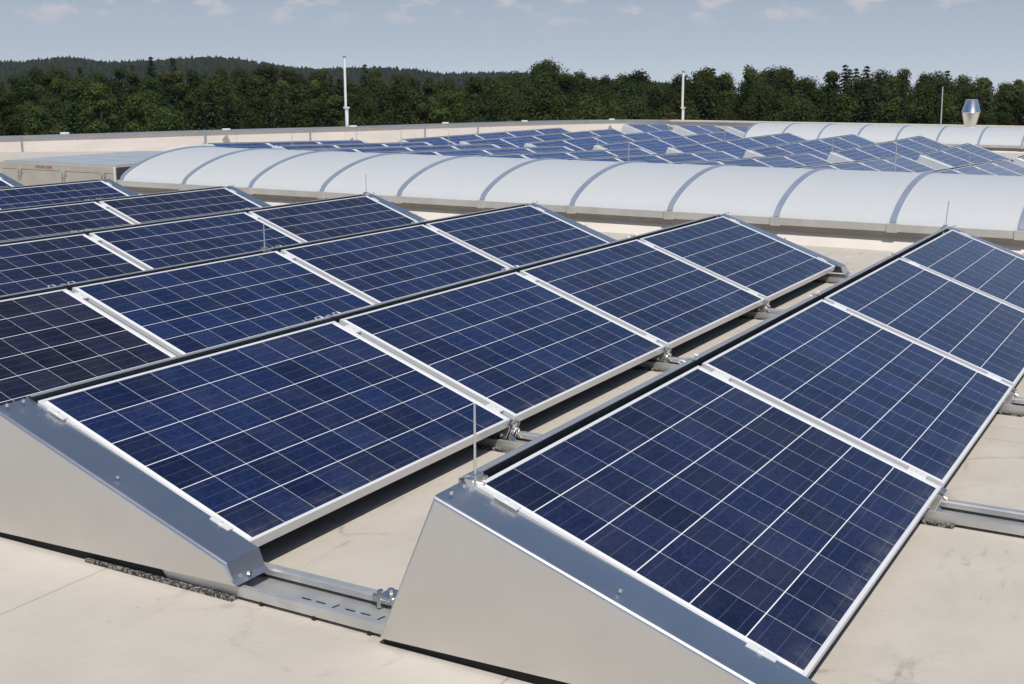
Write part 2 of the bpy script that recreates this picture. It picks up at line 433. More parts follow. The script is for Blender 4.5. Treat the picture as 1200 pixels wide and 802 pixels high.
# ------------------------------------------------------------------ setting: roof, ground, hills
mb = MB()
ys = [-14, -6, 0, 4, 9.4, 10.5, 14, 18.25, 20.4, 22.3, 25.1, 27.65, 30.4, 33.4, 35.4, 37.0, 38.05, 38.6]
def par_x(y):
    if y <= PAR[0][1]: return PAR[0][0]
    for (x0, y0), (x1, y1) in zip(PAR, PAR[1:]):
        if y0 <= y <= y1 and y1 > y0: return x0 + (x1 - x0) * (y - y0) / (y1 - y0)
    return -15.5
for i, y in enumerate(ys):
    xl = par_x(y) - 0.1
    for k in range(9):
        mb.v.append((xl + (16.0 - xl) * k / 8, y, roofz(y)))
for i in range(len(ys) - 1):
    for k in range(8):
        mb.f.append((i * 9 + k, i * 9 + k + 1, (i + 1) * 9 + k + 1, (i + 1) * 9 + k))
roof = mb.build('roof', M_roof); tag(roof, kind='structure')

GROUND_Z = -13.5
def gz(y): return -12.0 - 0.015 * y
mb = MB(); mb.add([(-1750, -70, gz(-70)), (1150, -70, gz(-70)), (1150, 1450, gz(1450)), (-1750, 1450, gz(1450))], [(0, 1, 2, 3)])
tag(mb.build('ground', M_ground), kind='structure')

# view basis, used to lay the far country out by bearing and distance
YAW = R_(29.7637)
FW = Vector((-math.sin(YAW), math.cos(YAW), 0)); RT = Vector((math.cos(YAW), math.sin(YAW), 0))
CAM = Vector((1.6721, -2.78, 0))
def far(px, D):          # bearing (in units of the photo's width) and distance -> ground point
    return CAM + FW * D + RT * (D * (px - 600) / 1478.0)
def height_at(py, D):    # height whose horizon offset is py
    return 1.09 + (92 - py) / 1480.0 * D

def lerp_tab(tab, x):
    if x <= tab[0][0]: return tab[0][1]
    for (a, ya), (b, yb) in zip(tab, tab[1:]):
        if x <= b: return ya + (yb - ya) * (x - a) / (b - a)
    return tab[-1][1]
HILL = [(-200, 63), (0, 66), (25, 67.5), (60, 65.5), (85, 65.5), (125, 69.5), (160, 66), (200, 64.5), (240, 64.5), (270, 66), (320, 70), (360, 74), (400, 76), (480, 77),
        (520, 80), (560, 79.5), (600, 82), (640, 84), (720, 88), (760, 92), (850, 99), (1300, 105)]
rnd = random.Random(4)
mb = MB(); nx, ny = 60, 14
Ds = [520 + 55 * j for j in range(ny)]
def hill_z(px, D):
    top = height_at(lerp_tab(HILL, px), 1150) - 12.0
    t = min(1, max(0, (D - 520) / 630.0)); t = t * t * (3 - 2 * t)
    g0 = gz(far(px, D).y); return g0 - 0.5 + (max(top, g0) - g0) * t + 1.5 * math.sin(px * 0.035 + D * 0.01) * t
for j, D in enumerate(Ds):
    for i in range(nx):
        px = -250 + 1700 * i / (nx - 1)
        q = far(px, D); mb.v.append((q.x, q.y, hill_z(px, D)))
for j in range(ny - 1):
    for i in range(nx - 1):
        mb.f.append((j * nx + i, j * nx + i + 1, (j + 1) * nx + i + 1, (j + 1) * nx + i))
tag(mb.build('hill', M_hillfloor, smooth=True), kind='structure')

def leaf_attr(o, vals):
    a = o.data.attributes.new('leafrand', 'FLOAT', 'FACE')
    a.data.foreach_set('value', vals)

# far-off wood on the hill: countless small crowns
mb = MB(); vals = []
for n in range(8500):
    px = rnd.uniform(-120, 1000); D = 620 + 560 * rnd.random() ** 0.8
    if lerp_tab(HILL, px) > 97: continue
    q = far(px, D); z0 = hill_z(px, D)
    h = rnd.uniform(9.0, 11.5); r = rnd.uniform(2.4, 4.0); con = rnd.random() < 0.30
    k = rnd.random()
    for l in range(3 if con else 2):
        zb = z0 + h * (0.12 + 0.27 * l); rr = r * (1.0 - 0.26 * l) if con else r * (1.0 - 0.25 * l)
        zt = z0 + h * min(1.0, (0.55 + 0.24 * l)); sg = 5
        a0 = rnd.random() * 6.28
        vs = [(q.x + rr * math.cos(a0 + 6.283 * s / sg) * rnd.uniform(0.7, 1.2), q.y + rr * math.sin(a0 + 6.283 * s / sg) * rnd.uniform(0.7, 1.2), zb + rnd.uniform(-.8, .8)) for s in range(sg)]
        if con: vs.append((q.x, q.y, zt)); fs = [(s, (s + 1) % sg, sg) for s in range(sg)]
        else:
            vs += [(q.x + 0.5 * rr * math.cos(a0 + 6.283 * s / sg), q.y + 0.5 * rr * math.sin(a0 + 6.283 * s / sg), zt + rnd.uniform(-.5, .5)) for s in range(sg)]
            fs = [(s, (s + 1) % sg, sg + (s + 1) % sg, sg + s) for s in range(sg)] + [tuple(range(sg, 2 * sg))]
        mb.add(vs, fs); vals += [min(1, max(0, k + rnd.uniform(-.25, .25))) for _ in fs]
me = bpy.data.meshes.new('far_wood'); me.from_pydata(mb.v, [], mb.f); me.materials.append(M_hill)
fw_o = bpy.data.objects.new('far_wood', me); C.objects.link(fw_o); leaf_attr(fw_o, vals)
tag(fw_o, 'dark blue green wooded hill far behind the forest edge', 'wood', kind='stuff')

hm_ = bpy.data.materials.new('haze_air'); hm_.use_nodes = True
ht_ = hm_.node_tree; ht_.nodes.clear()
ho_ = ht_.nodes.new('ShaderNodeOutputMaterial'); hv_ = ht_.nodes.new('ShaderNodeVolumePrincipled')
hv_.inputs['Color'].default_value = (0.86, 0.92, 1.0, 1); hv_.inputs['Density'].default_value = 0.00008; hv_.inputs['Anisotropy'].default_value = 0.2
ht_.links.new(hv_.outputs[0], ho_.inputs['Volume'])
haze = MB().box(-1800, 1200, -80, 1500, -36, 60).build('haze', hm_); tag(haze, kind='stuff')

# ------------------------------------------------------------------ forest-edge trees
def make_tree(kind, seed, h):
    r = random.Random(seed)
    root = empty('conifer_tree' if kind == 'conifer' else 'broadleaf_tree')
    tr = MB(); cr = MB(); vals = []
    def leafquad(c, nrm, s, val):
        nrm = nrm.normalized()
        a = nrm.cross(Vector((r.uniform(-1, 1), r.uniform(-1, 1), r.uniform(-1, 1))))
        if a.length < 1e-3: a = Vector((1, 0, 0))
        a.normalize(); b = nrm.cross(a)
        w = s * r.uniform(0.5, 0.9)
        cr.add([c + a * s, c + b * w + a * s * .15, c - a * s * 0.8, c - b * w - a * s * .1], [(0, 1, 2, 3)]); vals.append(val)
    if kind == 'conifer':
        tr.tube([(0, 0, 0), (0, 0, h * .5), (0, 0, h * .97)], [0.22, 0.14, 0.03], 7)
        levels = 34
        for l in range(levels):
            t = l / (levels - 1)
            z = h * (0.16 + 0.83 * t); rad = (2.5 * (1 - t) ** 0.8 + 0.30) * r.uniform(0.8, 1.15)
            nb = max(9, int(14 * (1 - t) + 5))
            for b in range(nb):
                an = 6.283 * (b + r.random()) / nb; L = rad * r.uniform(0.6, 1.15)
                for s in range(5):
                    q = (s + 1) / 5 * L
                    c = Vector((math.cos(an) * q, math.sin(an) * q, z - q * 0.30 + r.uniform(-.12, .12)))
                    leafquad(c, Vector((math.cos(an) * .5 + r.uniform(-.5, .5), math.sin(an) * .5 + r.uniform(-.5, .5), 1.0)), r.uniform(0.7, 1.15) * min(.28, .13 + rad * .10), r.random())
    else:
        bend = Vector((r.uniform(-.5, .5), r.uniform(-.5, .5), 0))
        tr.tube([(0, 0, 0), bend * .3 + Vector((0, 0, h * .3)), bend + Vector((0, 0, h * .62)), bend * 1.3 + Vector((0, 0, h * .9))],
                [0.26, 0.2, 0.12, 0.03], 8)
        lobes = []
        nl = 19 if kind != 'slim' else 15
        W = {'round': 2.5, 'wide': 3.2, 'slim': 1.5, 'loose': 2.2}[kind]
        for l in range(nl):
            t = (l + 0.5) / nl
            z = h * (0.22 + 0.66 * t)
            prof = math.sin(math.pi * min(1, 0.18 + 0.80 * t) ) ** 0.6
            an = l * 2.4 + r.uniform(-.5, .5); d = W * prof * r.uniform(0.35, 0.85)
            c = Vector((math.cos(an) * d, math.sin(an) * d, z)) + bend * t
            R = W * r.uniform(0.36, 0.58) * (0.75 + .35 * prof)
            lobes.append((c, R))
            tr.tube([bend * t * .8 + Vector((0, 0, max(h * .18, z - 1.6 - d * .5))), c * 0.6 + Vector((bend.x * t * .4, bend.y * t * .4, z * .4 - .3)), c], [0.09, 0.055, 0.02], 5)
        lobes.append((Vector((0, 0, h - W * .36)) + bend, W * .38)); lobes.append((Vector((r.uniform(-.5, .5), r.uniform(-.5, .5), h - W * .62)) + bend, W * .5))
        dens = 760 if kind != 'loose' else 460
        for c, R in lobes:
            bval = r.random()
            n = int(dens * (0.6 + R * 0.35))
            for _ in range(n):
                dv = Vector((r.gauss(0, 1), r.gauss(0, 1), r.gauss(0, 1))).normalized()
                rr = R * (r.random() ** 0.33) * r.uniform(0.75, 1.22)
                q = c + Vector((dv.x * rr, dv.y * rr, dv.z * rr * 0.82))
                nv = dv * 0.9 + Vector((r.uniform(-1, 1), r.uniform(-1, 1), r.uniform(-.6, 1.2))) * 0.75
                leafquad(q, nv, r.uniform(0.06, 0.15), min(1, max(0, bval * .6 + r.random() * .5)))
    pale = kind in ('slim', 'loose')
    t_o = tr.build('trunk', M_birch if pale else M_bark, root, smooth=True)
    me = bpy.data.meshes.new('crown'); me.from_pydata(cr.v, [], cr.f)
    me.materials.append({'conifer': M_conif, 'loose': M_leaf2, 'slim': M_leaf2}.get(kind, M_leaf))
    c_o = bpy.data.objects.new('crown', me); C.objects.link(c_o); c_o.parent = root; leaf_attr(c_o, vals)
    own(root, t_o, c_o)
    root['htop'] = float(h)
    return root

TOP = [(-100, 80), (0, 82), (60, 80), (120, 76), (180, 74), (220, 77), (270, 80), (310, 76), (350, 82), (420, 84), (470, 82), (540, 86), (575, 82), (600, 78),
       (620, 74), (645, 70), (665, 76), (690, 86), (720, 86), (748, 82), (765, 94), (785, 90), (815, 82), (828, 77), (850, 82), (880, 79), (905, 76), (930, 79), (960, 83),
       (990, 78), (1030, 84), (1048, 80), (1075, 86), (1087, 81), (1115, 85), (1147, 82), (1170, 96), (1185, 92), (1210, 86), (1300, 82)]
kinds = ['round', 'wide', 'slim', 'loose', 'conifer']
protos = {k: [make_tree(k, 11 + 7 * i + 100 * j, {'conifer': 14.5}.get(k, 13.5)) for j in range(2 if k != 'round' else 3)] for i, k in enumerate(kinds)}
used = set()
def zone(px):
    if px < 405: return 'left of the left white pole'
    if px < 795: return 'between the two white poles'
    if px < 1120: return 'between right pole and chimney cowl'
    return 'right of the chimney cowl'
LBL = {'round': 'dark round crowned tree', 'wide': 'broad dark green tree', 'slim': 'slender pale barked tree', 'loose': 'loose yellowish green tree', 'conifer': 'dark pointed conifer'}
def plant(kind, px, D, ytop):
    ps = protos[kind]; pr = ps[rnd.randrange(len(ps))]
    q = far(px, D); hgt = height_at(ytop, D) - gz(q.y)
    sc = hgt / pr['htop']
    loc = (q.x, q.y, gz(q.y)); rot = (0, 0, rnd.uniform(0, 6.28)); w_ = rnd.uniform(.8, 1.25); s3 = (sc * w_, sc * w_ * rnd.uniform(.9, 1.1), sc)
    if pr.name not in used:
        used.add(pr.name); o = pr; o.location = loc; o.rotation_euler = rot; o.scale = s3
    else: o = dup(pr, loc, rot, s3)
    row = 'at the forest front' if D < 135 else 'in the rear forest'
    tag(o, LBL[kind] + ' ' + row + ', ' + zone(px), 'tree', 'forest trees behind the roof')
    return o
# silhouette and inner rows
for D, off, step, jit in ((178, 0, 20, 4), (160, 9, 19, 6), (143, 17, 23, 9), (127, 26, 28, 11), (112, 38, 34, 12)):
    px = -70 + rnd.uniform(0, 12)
    while px < 1275:
        x = px + rnd.uniform(-6, 6)
        y = lerp_tab(TOP, x) + off + (rnd.uniform(-4.5, 6.5) if D > 170 else rnd.uniform(-jit, jit))
        rr = rnd.random()
        conif = 0.34 if (x < 580 or 960 < x < 1040) else 0.16
        kind = 'conifer' if rr < conif else ('slim' if rr < conif + .13 else ('loose' if rr < conif + .25 else ('wide' if rr < conif + .45 else 'round')))
        if D > 170 and kind == 'conifer': y -= 4
        plant(kind, x, D + rnd.uniform(-6, 6), y)
        px += step * rnd.uniform(.8, 1.25)
# the wood goes on beyond the left edge of the view
for n in range(22):
    plant(kinds[n % 5], -90 - n * 13 + rnd.uniform(-5, 5), 168 if n % 2 else 130, 84 + rnd.uniform(-3, 6) + (0 if n % 2 else 14))
for x, y, k, D in ((645, 69, 'wide', 165), (632, 73, 'round', 168), (828, 77, 'round', 166), (905, 75.5, 'wide', 170), (990, 76, 'conifer', 168), (1003, 80, 'conifer', 170), (748, 80, 'round', 168), (120, 96, 'slim', 108), (310, 75, 'round', 166)):
    plant(k, x, D, y)

# ------------------------------------------------------------------ parapet wall
root = empty('parapet_wall', (-20, 30, -0.85))
def offset_line(pts, d):
    res = []
    for i, p_ in enumerate(pts):
        a = Vector(pts[max(0, i - 1)]); b = Vector(pts[min(len(pts) - 1, i + 1)])
        t = (b - a).normalized(); nrm = Vector((-t.y, t.x))   # outward (left of travel)
        res.append((p_[0] + nrm.x * d, p_[1] + nrm.y * d))
    return res
def strip_wall(inner, outer, zb, zt):
    mb = MB(); n = len(inner)
    for (a, b) in zip(inner, outer):
        mb.v += [(a[0], a[1], zb(a)), (a[0], a[1], zt), (b[0], b[1], zt), (b[0], b[1], zb(a) - 0.4)]
    for i in range(n - 1):
        for k in range(4):
            k2 = (k + 1) % 4
            mb.f.append((i * 4 + k, i * 4 + k2, (i + 1) * 4 + k2, (i + 1) * 4 + k))
    mb.f += [(0, 1, 2, 3), tuple(4 * (n - 1) + k for k in (3, 2, 1, 0))]
    return mb
def parapet_run(root, pts, cop_mat, wall_mat):
    w1 = strip_wall(offset_line(pts, 0.02), offset_line(pts, 0.30), lambda a: roofz(a[1]) - 0.05, PZ - 0.05)
    c1 = strip_wall(offset_line(pts, -0.03), offset_line(pts, 0.36), lambda a: PZ - 0.05, PZ)
    for i in range(0, len(c1.v), 4): c1.v[i + 3] = (c1.v[i + 3][0], c1.v[i + 3][1], PZ - 0.05)
    for o in (w1.build('wall', wall_mat), c1.build('coping', cop_mat)):
        o.parent = root; o.matrix_parent_inverse = Matrix.Translation(-Vector(root.location))
parapet_run(root, PAR[:13], M_coping, M_wall)
root_r = empty('parapet_wall', (-5, 38.6, -1.0))
parapet_run(root_r, PAR[12:], M_kerb, M_kerb)
tag(root_r, 'straight pale parapet wall behind the distant skylight and chimney cowl', 'wall')
for (x, y) in ((-24.87, 19.95), (-22.95, 24.0), (-21.26, 27.7), (-20.35, 31.44), (-19.0, 34.3), (-17.2, 37.4)):
    b = MB().box(-.07, .07, -.10, .10, 0.002, .05).build('coping_clip', M_white, None, bevel=.01)
    b.location = (x - .05, y + .02, PZ); b.parent = root; b.matrix_parent_inverse = Matrix.Translation(-Vector(root.location))
for (x, y) in ((-25.0, 18.6), (-23.3, 23.4), (-22.0, 26.4), (-20.6, 30.4), (-19.85, 32.4)):
    b = MB().box(-.02, .02, -.02, .02, -.42, .0).build('wall_bracket', M_coping, None)
    b.location = (x + .14, y - .05, PZ); b.parent = root; b.matrix_parent_inverse = Matrix.Translation(-Vector(root.location))
tag(root, 'curved beige parapet wall with grey metal coping along the roof edge', 'wall')

# ------------------------------------------------------------------ white poles behind the parapet
def pole(loc, ztop, zknee, r0, r1, label):
    root = empty('white_pole', loc)
    b = MB(); zb = loc[2]
    b.tube([(0, 0, 0), (0, 0, zknee - zb)], r0, 12)
    o1 = b.build('lower_tube', M_white, root, smooth=True)
    u_ = MB(); u_.tube([(-.03, 0, zknee - zb), (-.03, 0, ztop - zb - .06)], r1, 12); o2 = u_.build('upper_tube', M_white, root, smooth=True)
    cp = MB(); cp.tube([(-.03, 0, ztop - zb - .06), (-.03, 0, ztop - zb)], r1 * 1.1, 12); cp.build('cap', M_grey, root, smooth=True)
    cl = MB()
    cl.box(-r0 * 1.3, r0 * 1.3, -r0 * 1.2, r0 * 1.2, zknee - zb - .05, zknee - zb)
    cl.build('collar', M_white, root, smooth=True)
    tag(root, label, 'pole')
pole((-21.98, 28.30, -1.3), 1.77, 0.24, 0.054, 0.038, 'tall white pole with thicker lower tube at the left part of the parapet')
pole((-15.19, 38.95, -1.6), 1.36, 0.10, 0.050, 0.042, 'plain white pole standing behind the right part of the parapet')

# ------------------------------------------------------------------ vaulted skylights
def vault(x0, nb, bay, y0, wd, zb, hgt, zr, label, endwall=True):
    """barrel rooflight, axis along x, from x0 on, front face at y0"""
    root = empty('vaulted_skylight', (x0, y0 + wd / 2, zr))
    ox, oy, oz = root.location
    hw = wd / 2
    def prof(t, lift=0.0):            # t -1..1
        x = max(-1, min(1, t))
        R = (hw * hw + hgt * hgt) / (2 * hgt)
        circ = math.sqrt(max(0, R * R - (hw * x) ** 2)) - (R - hgt)
        ell = hgt * math.sqrt(max(0, 1 - x * x))
        return (hw * x, 0.5 * circ + 0.5 * ell + lift)
    N = 40
    ts = [-math.cos(math.pi * i / N) for i in range(N + 1)]
    ts = [0.55 * a + 0.45 * (-1 + 2 * i / N) for i, a in enumerate(ts)]
    L = nb * bay
    # kerb
    zk = zb - zr - .116; k = MB().prism([(-hw - .10, -.05), (-hw + .06, zk), (hw - .06, zk), (hw + .10, -.5), (-hw - .10, -.5)], -.02, L + .02, 'x'); k.build('kerb', M_kerb, root)
    # base profile: upper lip and set-back lower lip
    f = MB()
    for sgn in (-1, 1):
        yo, yi = sgn * (hw + .02), sgn * (hw - .06)
        f.box(-.02, L + .02, min(yo, yi), max(yo, yi), zb - zr - .065, zb - zr + .004)
        yo2 = sgn * (hw - .012)
    f.box(-.02, .03, -hw, hw, zb - zr - .10, zb - zr + .003)
    f.build('base_profile', M_skframe, root)
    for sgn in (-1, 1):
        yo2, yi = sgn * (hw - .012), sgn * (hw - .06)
        MB().box(-.02, L + .02, min(yo2, yi), max(yo2, yi), zb - zr - .115, zb - zr - .0655).build('lower_profile', M_skshade, root)
    for b in range(nb):
        g = MB(); xa, xb = b * bay + .02, (b + 1) * bay - .02
        for t in ts:
            y, z = prof(t); g.v += [(xa, y, z + zb - zr), ((xa + xb) / 2, y, z + zb - zr), (xb, y, z + zb - zr)]
        for i in range(N):
            for c in range(2): g.f.append((i * 3 + c, i * 3 + c + 1, i * 3 + c + 4, i * 3 + c + 3))
        g.build('glazing', M_opal, root, smooth=True)
    for b in range(nb + 1):
        g = MB(); xc = b * bay; wr = .031
        for t in ts:
            y, z = prof(t); yn, zn = prof(t, .016)
            zz = z + zb - zr
            g.v += [(xc - wr, y, zz - .01), (xc - wr * .8, y * 1.006, zz + .016), (xc + wr * .8, y * 1.006, zz + .016), (xc + wr, y, zz - .01)]
        for i in range(N):
            for c in range(3): g.f.append((i * 4 + c, i * 4 + c + 1, i * 4 + c + 5, i * 4 + c + 4))
        g.build('rib', M_rib, root, smooth=30)
        s = MB().box(xc - .05, xc + .05, -hw - .032, -hw - .004, zb - zr - .075, zb - zr + .012)
        s.build('rib_shoe', M_skframe, root, bevel=.004)
    if endwall:
        e = MB(); n = len(ts)
        e.v += [(0.02, prof(t)[0], prof(t)[1] + zb - zr - .005) for t in ts]; e.v += [(0.02, prof(t)[0], zb - zr) for t in ts]
        for i in range(n - 1): e.f.append((i, i + 1, n + i + 1, n + i))
        e.build('end_wall', M_opal, root)
    tag(root, label, 'skylight', 'barrel vault skylights on the roof')
    return root
vault(-10.83, 14, 1.1025, 8.78, 2.80, -0.218, 0.37, GZ, 'long white barrel vault skylight running across the middle of the roof')
vault(-10.75, 13, 1.1025, 32.8, 2.80, -0.66, 0.42, -0.86, 'distant white barrel vault skylight near the back parapet, under the chimney cowl')

# ------------------------------------------------------------------ flat roof hatch left of the vault
root = empty('roof_hatch', (-12.16, 10.2, GZ))
mb = MB().box(-1.14, 1.14, -1.35, 1.35, 0.02, 0.312); body = mb.build('body', M_hatch, root, bevel=.006)
MB().box(1.1425, 1.1465, -1.34, 1.34, 0.03, 0.40).build('side_shade_panel', M_hatchshade, root)  # thin plate whose dark colour stands in for shade on this face
mb = MB().box(-1.14, 1.14, -1.35, 1.35, 0.316, 0.408); lid_e = mb.build('lid_frame', M_hatch, root, bevel=.006)
mb = MB()
for k in range(4):
    y0 = -1.30 + k * .655
    mb.prism([(-1.10, .409), (1.10, .409), (1.10, .428), (0.0, .440), (-1.10, .428)], y0, y0 + .62)
mb.build('lid', M_hatchlid, root)
MB().box(-1.15, 1.15, -1.36, -1.30, 0.0, 0.019).build('base_strip', M_coping, root)
MB().box(1.13, 1.152, -1.36, -1.338, 0.02, 0.411).build('corner_trim', M_white, root)
for x in (-.71, .17, .93):
    mb = MB().box(x - .045, x + .045, -1.372, -1.3535, .27, .325).box(x - .03, x - .012, -1.385, -1.37, .24, .31).box(x + .012, x + .03, -1.385, -1.37, .24, .31)
    mb.build('latch', M_bolt, root)
mb = MB().box(-.40, -.06, -1.3535, -1.3512, .345, .385); plq = mb.build('nameplate', M_hatch, root)
mb = MB()
for k in range(6): mb.box(-.39 + k * .034, -.39 + k * .034 + .024, -1.3555, -1.3536, .352, .378)
mb.build('grey_lettering', M_greyink, plq)
mb = MB()
for k in range(3): mb.box(-.17 + k * .036, -.17 + k * .036 + .028, -1.3555, -1.3536, .352, .378)
mb.build('red_lettering', M_redink, plq)
tag(root, 'low flat beige roof hatch with pale lid left of the vaulted skylight', 'roof hatch')

# ------------------------------------------------------------------ chimney cowl and tall thin rod
root = empty('chimney_cowl', (-5.155, 37.3, roofz(37.3)))
zr = roofz(37.3)
def lathe(pr, seg=40):
    mb = MB()
    for (r, z) in pr:
        for k in range(seg): mb.v.append((r * math.cos(6.28318 * k / seg), r * math.sin(6.28318 * k / seg), z - zr))
    for i in range(len(pr) - 1):
        for k in range(seg):
            k2 = (k + 1) % seg; mb.f.append((i * seg + k, i * seg + k2, (i + 1) * seg + k2, (i + 1) * seg + k))
    return mb
lathe([(.095, zr), (.095, -.30)]).build('neck', M_vent, root, smooth=True)
lathe([(.10, -.345), (.165, -.315), (.265, .075)]).build('lower_cone', M_vent, root, smooth=30)
lathe([(.272, .070), (.275, .095), (.272, .10), (.168, .462), (.172, .475)]).build('upper_cone', M_vent, root, smooth=30)
lathe([(.155, .30), (.0, .30)]).build('inner_damper', M_black, root)
tag(root, 'shiny double cone metal chimney cowl above the far vaulted skylight', 'chimney')

def rod(loc, h, r0, label, clamp=True, group='thin lightning rods on the rows', lean=(0, 0)):
    root = empty('lightning_rod', loc)
    a = MB().tube([(0, 0, -.06), (lean[0] * .5, lean[1] * .5, h * .5), (lean[0], lean[1], h)], [r0, r0 * .95, r0 * .8], 8); a.build('rod', M_rod, root, smooth=True)
    if clamp:
        c = MB().box(-.016, .016, -.02, .02, -.035, .012).box(-.034, -.016, -.012, .012, -.03, -.006).tube([(-.035, 0, -.016), (.03, 0, -.016)], .007, 6)
        c.box(.0, .018, .02, .042, -.03, -.004).box(-.012, .012, -.034, -.02, -.022, .004)
        c.build('clamp', M_bolt, root, bevel=.002)
    tag(root, label, 'lightning rod', group)
rod((-6.045, 37.5, -0.6), 1.45, .022, 'tall thin rod standing left of the chimney cowl', False, None, (-.03, 0))

# ------------------------------------------------------------------ solar panels
GH, GW = 0.825, 0.495
def make_panel():
    root = empty('solar_panel')
    # aluminium frame: hollow rectangular rim
    f = MB(); t = .012; zt, zbm = .0022, -.038
    f.box(-GW, GW, -GH, -GH + t, zbm, zt); f.box(-GW, GW, GH - t, GH, zbm, zt)
    f.box(-GW, -GW + t, -GH + t, GH - t, zbm, zt); f.box(GW - t, GW, -GH + t, GH - t, zbm, zt)
    fo = f.build('frame', M_frame, root)
    g = MB().box(-GW + t + .0005, GW - t - .0005, -GH + t + .0005, GH - t - .0005, -.006, 0); go = g.build('cell_laminate', M_cells, root)
    own(root, fo, go)
    return root
proto_panel = make_panel(); first = [True]
def place_panel(xr, y0, z0, label, group, tone=0.0, slope=0.0):
    loc = (xr + .482 * ct, y0 + .7935, z0 - .482 * st - slope * .7935)
    rot = (-math.atan(slope), TILT, 0)
    if first[0]:
        first[0] = False; o = proto_panel; o.location = loc; o.rotation_euler = rot
    else: o = dup(proto_panel, loc, rot)
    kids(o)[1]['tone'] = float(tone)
    tag(o, label, 'solar panel', group)
    return o

def make_support():
    root = empty('support_bracket')
    b = MB().box(-.49, .49, -.026, .026, -.046, -.014).box(-.49, .49, -.006, .006, -.014, -.008); bo = b.build('beam', M_beam, root)
    cs = []
    for x in (-.40, .40):
        c = MB().box(x - .035, x + .035, -.021, .021, -.006, .0055).tube([(x, 0, .0056), (x, 0, .011)], .008, 6)
        cs.append(c.build('clamp', M_frame, root, bevel=.0012))
    # bent foot at the low edge (in panel axes)
    f = MB().box(.455, .515, -.045, -.040, -.115, -.02).box(.455, .515, .040, .045, -.115, -.02).box(.462, .505, -.040, .040, -.060, -.053)
    f.tube([(.485, -.055, -.075), (.485, .055, -.075)], .008, 6)
    f.tube([(.517, -.02, -.03), (.532, -.02, -.03)], .009, 6).tube([(.517, .02, -.045), (.532, .02, -.045)], .009, 6)
    f.prism([(.497, -.015), (.516, -.015), (.516, -.085), (.54, -.093), (.538, -.097), (.51, -.090), (.51, -.022)], -.022, .022)
    fo = f.build('front_foot', M_bolt, root, bevel=.0015)
    own(root, bo, *cs, fo)
    return root
proto_sup = make_support(); firsts = [True]
def place_support(xr, yc, z0, label, group, slope=0.0):
    loc = (xr + .482 * ct, yc, z0 - .482 * st); rot = (-math.atan(slope), TILT, 0)
    if firsts[0]:
        firsts[0] = False; o = proto_sup; o.location = loc; o.rotation_euler = rot
    else: o = dup(proto_sup, loc, rot)
    tag(o, label, 'support bracket', group)

# row end cover: folded sheet with a sloping top flange, an upright triangular face and a dropped low end
def make_end_cover(bolts=True):
    root = empty('row_end_cover')
    poly = [(-.052, .012), (.962, -.3395), (.982, -.392), (1.0, -.404), (-.243, -.437)]
    b = MB().prism(poly, -.185, -.034)
    me_o = b.build('sheet', M_plate if bolts else M_sheen, root, smooth=25, bevel=.021, seg=6, bsel=lambda e: all(abs(v_.co.y + .185) < 1e-4 and True for v_ in e.verts) and max(v_.co.z for v_ in e.verts) > -.36)
    bm = bmesh.new(); bm.from_mesh(me_o.data)
    kill = [f for f in bm.faces if all(v.co.y > -.0345 for v in f.verts) or (f.calc_center_median().z < -.39 and abs(f.normal.z) > .9 and len(f.verts) >= 4 and f.calc_area() > .05)]
    bmesh.ops.delete(bm, geom=kill, context='FACES'); bm.to_mesh(me_o.data); bm.free()
    bo = []
    if bolts:
        for s, y in ((-.02, -.155), (-.02, -.09), (.50, -.14)):
            x = s * ct + .004; z = -s * st + .0145
            bo.append(MB().tube([(x, y, z - .006), (x + .002, y, z + .004)], .006, 8).build('bolt', M_bolt, root, smooth=True))
        bo.append(MB().tube([(.992, -.12, -.385), (1.002, -.12, -.382)], .007, 8).build('bolt', M_bolt, root, smooth=True))
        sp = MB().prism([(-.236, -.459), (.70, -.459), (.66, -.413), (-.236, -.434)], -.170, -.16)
        bo.append(sp.build('edge_shade_strip', M_black, root))  # black strip added for the deep shade below the cover's lower edge
    co = []
    for s in (.09, .86):
        c = MB()
        x, z = s * ct, -s * st
        c.add([(x + dx * ct + n * st, y, z - dx * st + n * ct) for dx in (-.040, .040) for y in (-.047, -.0225) for n in (.004, .0078)],
              [(0, 1, 3, 2), (4, 6, 7, 5), (0, 4, 5, 1), (2, 3, 7, 6), (0, 2, 6, 4), (1, 5, 7, 3)])
        c.tube([(x, -.036, z + .006), (x + .006 * st, -.036, z + .0145)], .007, 6)
        co.append(c.build('end_clamp', M_frame, root))
    own(root, me_o, *bo, *co)
    return root
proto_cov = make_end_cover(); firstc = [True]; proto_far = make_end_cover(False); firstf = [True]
def place_cover(xr, y, z0, label, group, flip=False, slope=0.0, farp=False):
    loc = (xr, y, z0); rot = (-math.atan(slope), 0, 0); sc = (1, -1, 1) if flip else (1, 1, 1)
    pr, fl = (proto_far, firstf) if farp else (proto_cov, firstc)
    if fl[0] and not flip:
        fl[0] = False; o = pr; o.location = loc; o.rotation_euler = rot
    else: o = dup(pr, loc, rot, sc)
    tag(o, label, 'end cover', group)

